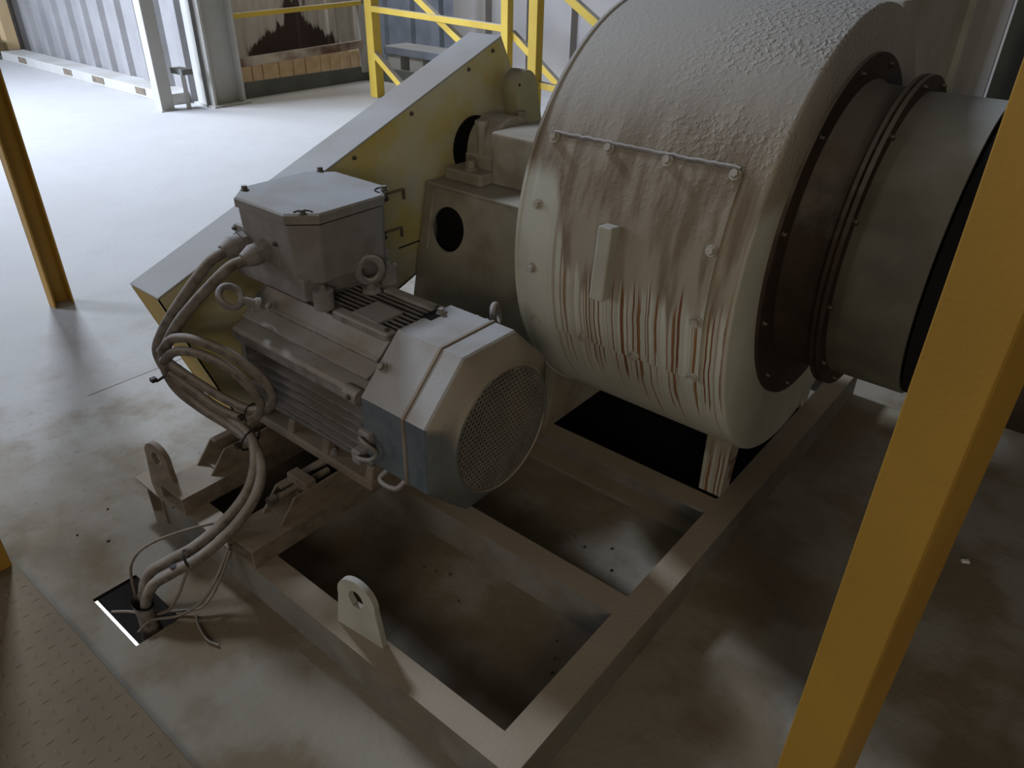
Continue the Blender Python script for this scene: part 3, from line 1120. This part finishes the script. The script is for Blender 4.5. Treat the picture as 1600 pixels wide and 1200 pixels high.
C1 = [(-1.895, 1.035, 0.858), (-1.90, 0.98, 0.835), (-1.945, 0.89, 0.725), (-1.985, 0.845, 0.64), (-2.00, 0.825, 0.575), (-1.965, 0.835, 0.500), (-1.90, 0.865, 0.440),
      (-1.80, 0.895, 0.405), (-1.70, 0.895, 0.385), (-1.635, 0.865, 0.350), (-1.605, 0.81, 0.285), (-1.62, 0.735, 0.215), (-1.655, 0.65, 0.155),
      (-1.685, 0.58, 0.130), (-1.715, 0.525, 0.095), (-1.70, 0.49, 0.02), (-1.685, 0.485, -0.15), (-1.69, 0.48, -0.6)]
C2 = [(-1.795, 1.035, 0.858), (-1.81, 0.98, 0.840), (-1.90, 0.885, 0.715), (-1.945, 0.84, 0.63), (-1.965, 0.82, 0.565), (-1.935, 0.825, 0.485), (-1.87, 0.855, 0.425),
      (-1.77, 0.885, 0.385), (-1.665, 0.885, 0.365), (-1.595, 0.855, 0.330), (-1.57, 0.80, 0.270), (-1.58, 0.72, 0.205), (-1.61, 0.635, 0.150),
      (-1.64, 0.565, 0.125), (-1.675, 0.51, 0.085), (-1.665, 0.475, 0.01), (-1.65, 0.475, -0.15), (-1.65, 0.47, -0.6)]
c1 = cable(C1, 0.0155, 'left of the two thick dusty cables running from the terminal box into the floor hole')
c2 = cable(C2, 0.0155, 'right of the two thick dusty cables running from the terminal box into the floor hole')
L1 = [(-1.955, 0.815, 0.60), (-1.90, 0.835, 0.655), (-1.82, 0.865, 0.665), (-1.745, 0.915, 0.625), (-1.685, 0.955, 0.560), (-1.655, 0.965, 0.505), (-1.665, 0.95, 0.465), (-1.71, 0.92, 0.455), (-1.79, 0.89, 0.475), (-1.87, 0.85, 0.525), (-1.94, 0.825, 0.565)]
L2 = [(-1.945, 0.812, 0.575), (-1.89, 0.828, 0.62), (-1.815, 0.855, 0.63), (-1.75, 0.895, 0.595), (-1.70, 0.925, 0.535), (-1.675, 0.935, 0.480), (-1.69, 0.92, 0.437), (-1.74, 0.90, 0.425), (-1.81, 0.87, 0.447), (-1.88, 0.845, 0.49), (-1.94, 0.815, 0.535)]
l1 = cable(L1, 0.0135, 'outer coil of spare dusty cable tied beside the motor ribs', nm='spare_cable_coil')
l2 = cable(L2, 0.0135, 'inner coil of spare dusty cable tied beside the motor ribs', nm='spare_cable_coil')


def tie(c, axis, R, parent):
    c = Vector(c)
    ax = Vector(axis).normalized()
    a = ax.orthogonal().normalized()
    b2 = ax.cross(a)
    q = MB()
    q.tube([c + a * (R * math.cos(2 * PI * i / 14)) + b2 * (R * 0.75 * math.sin(2 * PI * i / 14)) for i in range(14)], 0.0035, 6, closed=True)
    q.box(tuple(c + Vector((-0.008, -R - 0.012, -0.006))), tuple(c + Vector((0.008, -R + 0.004, 0.006))))
    return q.build('cable_tie', 'burnt', parent, smooth=50)


tie((-1.965, 0.825, 0.52), (0.5, 0.2, -0.8), 0.042, c1)
tie((-1.69, 0.89, 0.375), (1, 0, -0.2), 0.036, c1)
tie((-1.64, 0.61, 0.140), (-0.4, -0.9, -0.2), 0.036, c1)
tie((-1.71, 0.92, 0.445), (1, 0, 0.1), 0.028, l1)
# thin wires round the floor hole
wires = [
    ([(-1.60, 0.86, 0.155), (-1.70, 0.72, 0.16), (-1.78, 0.60, 0.135), (-1.815, 0.535, 0.09), (-1.80, 0.505, 0.02), (-1.77, 0.49, -0.2)], 0.0042, 'thin dark wire bowing over the two thick cables into the hole'),
    ([(-1.60, 0.715, 0.135), (-1.58, 0.65, 0.075), (-1.565, 0.59, 0.045), (-1.59, 0.53, 0.020), (-1.64, 0.475, 0.012), (-1.66, 0.44, -0.02)], 0.0042, 'pale thin wire from the rail channel end trailing over the hole edge'),
    ([(-1.59, 0.712, 0.130), (-1.57, 0.64, 0.055), (-1.57, 0.585, 0.020), (-1.61, 0.545, 0.012), (-1.65, 0.50, 0.008), (-1.66, 0.47, -0.06)], 0.004, 'brown thin wire lying on the floor beside the thick cables'),
    ([(-1.64, 0.60, 0.10), (-1.625, 0.55, 0.05), (-1.64, 0.505, 0.012), (-1.72, 0.45, 0.010), (-1.775, 0.425, -0.01)], 0.0042, 'short stiff wire end crossing above the dark floor hole'),
    ([(-1.57, 0.565, 0.005), (-1.53, 0.55, 0.005), (-1.47, 0.54, 0.005), (-1.43, 0.55, 0.005)], 0.003, 'stray wire lying in the dust right of the floor hole'),
]
for ctrl, r, lb in wires:
    cable(ctrl, r, lb, nm='thin_wire', mat='wire', k=6)
# frayed sleeve hanging in the hole
q = MB()
q.loops([[(-1.675 + r * math.cos(2 * PI * i / 16) * 1.2, 0.478 + r * 0.75 * math.sin(2 * PI * i / 16), z) for i in range(16)] for z, r in ((0.055, 0.034), (0.0, 0.030), (-0.06, 0.036), (-0.2, 0.045))])
o = q.build('cable_sleeve', 'cable', smooth=60)
tag(o, 'grey fabric sleeve round the cables where they drop into the floor hole', 'sleeve')

# ------------------------------------------------------------------ belt guard
guard = thing('belt_guard', (-2.1, 1.7, 0.2), 'long sloping belt guard, grey dust on top and yellow cream sides, behind the motor', 'belt guard')
XN, XF = -2.025, -2.175
P0, P1 = (0.872, 0.725), (2.40, 1.305)
poly = [P0, P1, (2.47, 1.18), (2.60, 0.96), (2.64, 0.78), (1.87, 0.475), (1.045, 0.205)]
q = MB()
q.prism([(y, z - 0.004) for y, z in poly], 'x', XN - 0.006, XN)
side = q.build('side_panel', 'guard', guard)
q = MB()
q.prism([(y, z - 0.004) for y, z in poly], 'x', XF, XF + 0.006)
q.build('side_panel', 'guard', guard)
sl = Vector((P1[0] - P0[0], P1[1] - P0[1])).normalized()
nv = Vector((-sl.y, sl.x))
q = MB()
q.prism([P0, P1, (P1[0] + nv.x * 0.006, P1[1] + nv.y * 0.006), (P0[0] + nv.x * 0.006, P0[1] + nv.y * 0.006)], 'x', XF - 0.006, XN + 0.008)
q.build('top_cover', 'guard_top', guard, bevel=0.002)


def strip(a, b2, mat, nm, th=0.005):
    d = Vector((b2[0] - a[0], b2[1] - a[1])).normalized()
    n2 = Vector((d.y, -d.x)) * th
    w = MB()
    w.prism([a, b2, (b2[0] - n2.x, b2[1] - n2.y), (a[0] - n2.x, a[1] - n2.y)], 'x', XF, XN)
    return w.build(nm, mat, guard)


strip(P0, poly[6], 'guard_y', 'end_panel')
strip(poly[6], poly[5], 'guard', 'bottom_panel')
strip(poly[5], poly[4], 'guard', 'bottom_panel')
strip(P1, poly[2], 'guard', 'end_panel')
strip(poly[2], poly[3], 'guard', 'end_panel')
strip(poly[3], poly[4], 'guard', 'end_panel')
for f in (0.10, 0.3, 0.50, 0.68, 0.88, 0.97):
    y = P0[0] + (P1[0] - P0[0]) * f
    z = P0[1] + (P1[1] - P0[1]) * f - 0.028
    inst('bolt', BOLT['tiny'], side, (XN, y, z), aim((1, 0, 0)))
# folded straps on the near side
for y, z in ((1.765, 0.838), (1.745, 0.698)):
    q = MB()
    q.box((XN, y, z - 0.006), (XN + 0.012, y + 0.085, z))
    q.box((XN, y + 0.079, z - 0.04), (XN + 0.012, y + 0.085, z - 0.006))
    q.build('strap', 'rail', side)
    inst('bolt', BOLT['dark'], side, (XN, y - 0.005, z - 0.02), aim((1, 0, 0)))
q = MB()
q.box((XN, 1.81, 0.612), (XN + 0.003, 1.93, 0.617))
q.build('panel_seam', 'burnt', side)
# dark shaft opening in the side
q = MB()
q.cyl((XN - 0.002, 2.24, 0.92), (XN + 0.003, 2.24, 0.92), 0.118, n=36)
q.build('shaft_opening', 'black', side, smooth=40)
# rounded cover leaf beyond the bearing
cov = thing('cover_leaf', (-1.93, 2.50, 0.6), 'upright olive grey leaf with a rounded top between belt guard and fan', 'cover plate')
q = MB()
prof = []
for i in range(17):
    a = PI * i / 16
    prof.append((0.075 * math.cos(a), 0.075 * math.sin(a)))
prof += [(-0.075, -0.283), (0.075, -0.283)]
vs = []
rot = Matrix.Rotation(math.radians(-24), 3, 'X') @ Matrix.Rotation(math.radians(20), 3, 'Z')
NB = 7
rings = []
for k in range(NB):
    f = k / (NB - 1)
    dx = (f - 0.5) * 0.07
    sc = 0.90 + 0.10 * math.sin(PI * f)
    rings.append([tuple(Vector((-1.93, 2.41, 1.125)) + Matrix.Rotation(math.radians(14), 3, 'X') @ Vector((dx, u * sc, v))) for u, v in prof])
q.loops(rings, True, True)
q.build('leaf', 'leafp', cov, smooth=45)
q = MB()
q.cyl((-1.893, 2.362, 1.150), (-1.899, 2.362, 1.150), 0.005, n=14)
q.build('hole', 'black', cov)

# ------------------------------------------------------------------ bearing pedestal
ped = thing('bearing_pedestal', (-1.65, 2.2, 0.12), 'brown streaked bearing pedestal with a round black hole beside the fan casing', 'pedestal')
X0, X1 = -2.015, -1.285
ZT = 0.832
front_n = []
# front plate with a round hole, leaning slightly
HXc, HZc, HR = -1.880, 0.690, 0.082


def fy(z):
    return 1.80 + (1.962 - 1.80) * (z - 0.12) / (ZT - 0.12)


NSEG = 48
outer = []
inner = []
for i in range(NSEG):
    a = 2 * PI * i / NSEG
    cx_, cz_ = math.cos(a), math.sin(a)
    # ray to the rectangle border
    ts = []
    if cx_ > 1e-6:
        ts.append((X1 - HXc) / cx_)
    if cx_ < -1e-6:
        ts.append((X0 - HXc) / cx_)
    if cz_ > 1e-6:
        ts.append((ZT - HZc) / cz_)
    if cz_ < -1e-6:
        ts.append((0.12 - HZc) / cz_)
    tt_ = min(ts)
    outer.append((HXc + cx_ * tt_, HZc + cz_ * tt_))
    inner.append((HXc + cx_ * HR, HZc + cz_ * HR))
# snap to the corners
for cxn, czn in ((X0, 0.12), (X1, 0.12), (X1, ZT), (X0, ZT)):
    j = min(range(NSEG), key=lambda i: (outer[i][0] - cxn) ** 2 + (outer[i][1] - czn) ** 2)
    outer[j] = (cxn, czn)
q = MB()
q.loops([[(x, fy(z) + 0.012, z) for x, z in inner], [(x, fy(z), z) for x, z in inner], [(x, fy(z), z) for x, z in outer]])
q.build('front_plate', 'pedestal', ped)
q = MB()
yb = 2.60
q.add([(X0, fy(0.12), 0.12), (X0, fy(ZT), ZT), (X0, yb, ZT), (X0, yb, 0.12), (X1, fy(0.12), 0.12), (X1, fy(ZT), ZT), (X1, yb, ZT), (X1, yb, 0.12)],
      [(0, 1, 2, 3), (4, 5, 6, 7), (2, 3, 7, 6)])
q.build('side_plate', 'pedestal', ped)
q = MB()
q.box((X0 - 0.004, fy(ZT) - 0.004, ZT - 0.006), (X1, yb, ZT + 0.010))
q.build('top_plate', 'pedestal', ped, bevel=0.008, seg=3)
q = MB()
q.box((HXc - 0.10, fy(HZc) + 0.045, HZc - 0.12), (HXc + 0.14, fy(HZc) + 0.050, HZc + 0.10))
q.build('hole_dark_sheet', 'black', ped)  # black sheet added behind the hole in place of its shaded inside
# weld bead near the left corner
q = MB()
q.tube([(X0 + 0.045, fy(z) - 0.002, z) for z in (0.60, 0.66, 0.72, 0.78, 0.81)], 0.006, 6)
q.build('weld_bead', 'pedestal', ped, smooth=60)
# bearing housing
bh = MB()
bh.box((-1.985, 2.03, ZT + 0.010), (-1.80, 2.40, ZT + 0.055))
brg = bh.build('bearing_base', 'pedestal', ped, bevel=0.008)
bh = MB()
pr = [(2.24 - 0.135, ZT + 0.05), (2.24 + 0.135, ZT + 0.05), (2.24 + 0.135, 0.93)]
for i in range(13):
    a = PI * i / 12
    pr.append((2.24 + 0.128 * math.cos(a), 0.935 + 0.128 * math.sin(a)))
pr.append((2.24 - 0.135, 0.93))
bh.prism(pr, 'x', -1.945, -1.815)
bh.build('bearing_housing', 'pedestal', ped, bevel=0.006)
for y in (2.07, 2.385):
    inst('bolt', BOLT['big'], ped, (-1.885, y, ZT + 0.055))
for y in (2.125, 2.355):
    q = MB()
    q.cyl((-1.88, y, 0.93), (-1.88, y, 1.045), 0.016, n=12)
    q.cyl((-1.88, y, 1.04), (-1.88, y, 1.058), 0.024, n=6)
    q.build('cap_bolt', 'pedestal', ped, smooth=40)
q = MB()
q.cyl((-2.02, 2.24, 0.92), (-1.27, 2.24, 0.92), 0.04, n=24)
q.build('shaft', 'burnt', ped, smooth=40)
# shaft cover box between housing and casing
q = MB()
q.box((-1.805, 2.09, ZT + 0.010), (-1.285, 2.39, 1.035))
q.build('shaft_cover', 'pedestal', ped, bevel=0.012, seg=3)

# ------------------------------------------------------------------ fan
FY, FZ, FR = 2.241, 0.861, 0.656
XL, XR = -1.275, -0.600
fan = thing('centrifugal_fan', (-0.95, FY, 0.12), 'large round grey centrifugal fan casing caked with dust and streaked with rust', 'fan')


def circ(x, r, y=FY, z=FZ, n=128):
    return [(x, y + r * math.cos(2 * PI * i / n), z + r * math.sin(2 * PI * i / n)) for i in range(n)]


q = MB()
q.loops([circ(XL, 0.5), circ(XL, FR - 0.004), circ(XL + 0.003, FR + 0.004), circ(XL + 0.012, FR + 0.004), circ(XL + 0.016, FR),
         circ(XR - 0.010, FR), circ(XR - 0.005, FR - 0.0015), circ(XR - 0.0015, FR - 0.005), circ(XR, FR - 0.010), circ(XR, 0.45)], True, True)
fan_c = q.build('casing', 'casing', fan, smooth=38)
# discharge neck running away from the camera
q = MB()
q.box((XL + 0.01, 2.40, 0.98), (XR - 0.002, 3.24, 1.512))
q.build('discharge_duct', 'cream', fan, bevel=0.006)
q = MB()
q.box((XL - 0.03, 3.22, 0.93), (XR + 0.02, 3.235, 1.56))
q.build('discharge_flange', 'cream', fan)
# access panel on the curved shell
a0, a1 = math.radians(150.2), math.radians(198.8)
xa, xb = -1.222, -0.668
NA = 26
q = MB()
rows = []
for i in range(NA + 1):
    a = a0 + (a1 - a0) * i / NA
    rows.append(a)
vs = []
for R_ in (FR + 0.001, FR + 0.008):
    for a in rows:
        cr = 0.022 if False else 0
        for x in (xa, xb):
            vs.append((x, FY + R_ * math.cos(a), FZ + R_ * math.sin(a)))
m = 2 * (NA + 1)
fs = []
for i in range(NA):
    fs += [(2 * i, 2 * i + 1, 2 * i + 3, 2 * i + 2), (m + 2 * i, m + 2 * i + 2, m + 2 * i + 3, m + 2 * i + 1),
           (2 * i, 2 * i + 2, m + 2 * i + 2, m + 2 * i), (2 * i + 1, m + 2 * i + 1, m + 2 * i + 3, 2 * i + 3)]
fs += [(0, m, m + 1, 1), (2 * NA, 2 * NA + 1, m + 2 * NA + 1, m + 2 * NA)]
q.add(vs, fs)
panel = q.build('access_panel', 'casing', fan, smooth=30)
for x in (-1.204, -1.031, -0.862, -0.685):
    for deg in (151.2, 166.7, 182.4, 197.6):
        if x in (-1.031, -0.862) and deg in (166.7, 182.4):
            continue
        a = math.radians(deg)
        n_ = (0, math.cos(a), math.sin(a))
        inst('bolt', BOLT['pale'], panel, (x, FY + (FR + 0.008) * math.cos(a), FZ + (FR + 0.008) * math.sin(a)), aim(n_))
# dust ledge caught on the top edge of the panel
q = MB()
pts = []
for i in range(41):
    x = xa + 0.01 + (xb - xa - 0.02) * i / 40
    a = a0 - 0.004 + random.uniform(-0.003, 0.003)
    pts.append((x, FY + (FR + 0.007) * math.cos(a), FZ + (FR + 0.007) * math.sin(a)))
q.tube(pts, 0.007, 7)
o = q.build('dust_ledge', 'motor', panel, smooth=60)
# handle: an angled bar standing on the panel
ha0, ha1 = math.radians(166.6), math.radians(183.4)
p_top = Vector((-0.956, FY + (FR + 0.02) * math.cos(ha0), FZ + (FR + 0.02) * math.sin(ha0)))
p_bot = Vector((-0.956, FY + (FR + 0.02) * math.cos(ha1), FZ + (FR + 0.02) * math.sin(ha1)))
q = MB()
q.beam(p_top + Vector((0, -0.012, 0)), p_bot + Vector((0, -0.014, 0)), 0.042, 0.045, up=(0, 1, 0))
q.build('handle', 'cream', panel, bevel=0.005)
# leg
q = MB()
q.frustum((-0.708, 1.856), (-0.634, 1.924), 0.12, (-0.712, 1.85), (-0.624, 1.93), 0.42)
q.build('leg', 'leg', fan, bevel=0.003)
q = MB()
q.frustum((-0.708, 2.56), (-0.634, 2.61), 0.12, (-0.712, 2.55), (-0.624, 2.62), 0.42)
q.build('leg', 'leg', fan, bevel=0.003)
q = MB()
q.frustum((-1.27, 2.56), (-1.20, 2.61), 0.12, (-1.27, 2.55), (-1.20, 2.62), 0.42)
q.build('leg', 'leg', fan, bevel=0.003)

# inlet side
IZ = 0.922
q = MB()
q.loops([circ(-0.6, 0.498, z=0.902, n=96), circ(-0.590, 0.497, z=0.902, n=96), circ(-0.590, 0.405, z=IZ, n=96)])
ip = q.build('inlet_plate', 'burnt2', fan, smooth=35)
for i in range(12):
    a = 2 * PI * (i + 0.5) / 12
    inst('bolt', BOLT['burnt'], ip, (-0.590, FY + 0.472 * math.cos(a), 0.902 + 0.472 * math.sin(a)), aim((1, 0, 0)))
q = MB()
q.loops([circ(-0.592, 0.412, z=IZ, n=96), circ(-0.575, 0.402, z=IZ, n=96), circ(-0.478, 0.398, z=IZ, n=96)])
q.build('inlet_collar', 'burnt2', fan, smooth=45)
fl = MB()
fl.loops([circ(-0.480, 0.39, z=IZ, n=96), circ(-0.480, 0.436, z=IZ, n=96), circ(-0.470, 0.437, z=IZ, n=96), circ(-0.467, 0.43, z=IZ, n=96), circ(-0.463, 0.437, z=IZ, n=96), circ(-0.452, 0.436, z=IZ, n=96), circ(-0.452, 0.39, z=IZ, n=96)])
flo = fl.build('inlet_flange', 'burnt2', fan, smooth=35)
for i in range(12):
    a = 2 * PI * (i + 0.3) / 12
    inst('bolt', BOLT['burnt'], flo, (-0.452, FY + 0.420 * math.cos(a), IZ + 0.420 * math.sin(a)), aim((1, 0, 0)))
q = MB()
q.loops([circ(-0.454, 0.396, z=IZ, n=96), circ(-0.262, 0.396, z=IZ, n=96), circ(-0.262, 0.38, z=IZ, n=96)])
q.build('inlet_duct', 'duct', fan, smooth=35)
duct = thing('suction_duct', (0.3, FY, IZ - 0.4), 'dark round suction duct continuing behind the broad amber post', 'duct')
q = MB()
q.loops([circ(-0.262, 0.36, z=IZ, n=64), circ(-0.255, 0.390, z=IZ, n=64), circ(-0.15, 0.388, z=IZ, n=64)])
q.build('rubber_sleeve', 'black', duct, smooth=40)
q = MB()
q.loops([circ(-0.15, 0.36, z=IZ, n=64), circ(-0.15, 0.43, z=IZ, n=64), circ(-0.13, 0.43, z=IZ, n=64), circ(-0.13, 0.397, z=IZ, n=64), circ(1.4, 0.397, z=IZ, n=64)])
q.build('pipe', 'burnt2', duct, smooth=35)
for x in (1.1,):
    q = MB()
    q.box((x - 0.05, FY - 0.3, 0), (x + 0.05, FY + 0.3, IZ - 0.36))
    q.build('support', 'burnt2', duct, bevel=0.004)

# ------------------------------------------------------------------ small debris
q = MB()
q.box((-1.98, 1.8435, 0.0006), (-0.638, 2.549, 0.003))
o = q.build('under_fan_dark_sheet', 'black')  # added black sheet standing in for the darkness under the fan
tag(o, 'black sheet added on the floor to darken the bay under the fan casing', 'mat')
o = MB().frustum((-0.012, -0.007), (0.012, 0.007), 0, (-0.008, -0.004), (0.009, 0.005), 0.008).build('paint_chip', 'chip')
o.location = (0.042, 2.218, 0.0003)
o.rotation_euler = (0, 0, 0.5)
tag(o, 'single white chip lying on the dark floor right of the broad post', 'chip')
gm = MB().cyl((0, 0, 0), (0, 0, 0.006), 0.007, 0.003, n=6).mesh('grit', 'stone')
spots = [(-0.95, 1.52), (-0.90, 1.50), (-0.83, 1.55), (-0.78, 1.47), (-0.70, 1.06), (-0.72, 1.10), (-0.75, 1.15), (-1.18, 1.12), (-1.22, 1.11), (-1.14, 1.14), (-1.05, 1.08), (-2.05, 0.55), (-2.2, 0.62), (-2.15, 0.50)]
for i, (x, y) in enumerate(spots):
    o = bpy.data.objects.new('grit', gm)
    col.objects.link(o)
    o.location = (x, y, 0.0005)
    o.scale = (random.uniform(0.4, 1.1), random.uniform(0.4, 1.0), 0.7)
    o.rotation_euler = (0, 0, random.uniform(0, 3))
    tag(o, 'dark crumb of grit lying on the dusty floor around the skid', 'grit', 'grit crumbs on the floor')
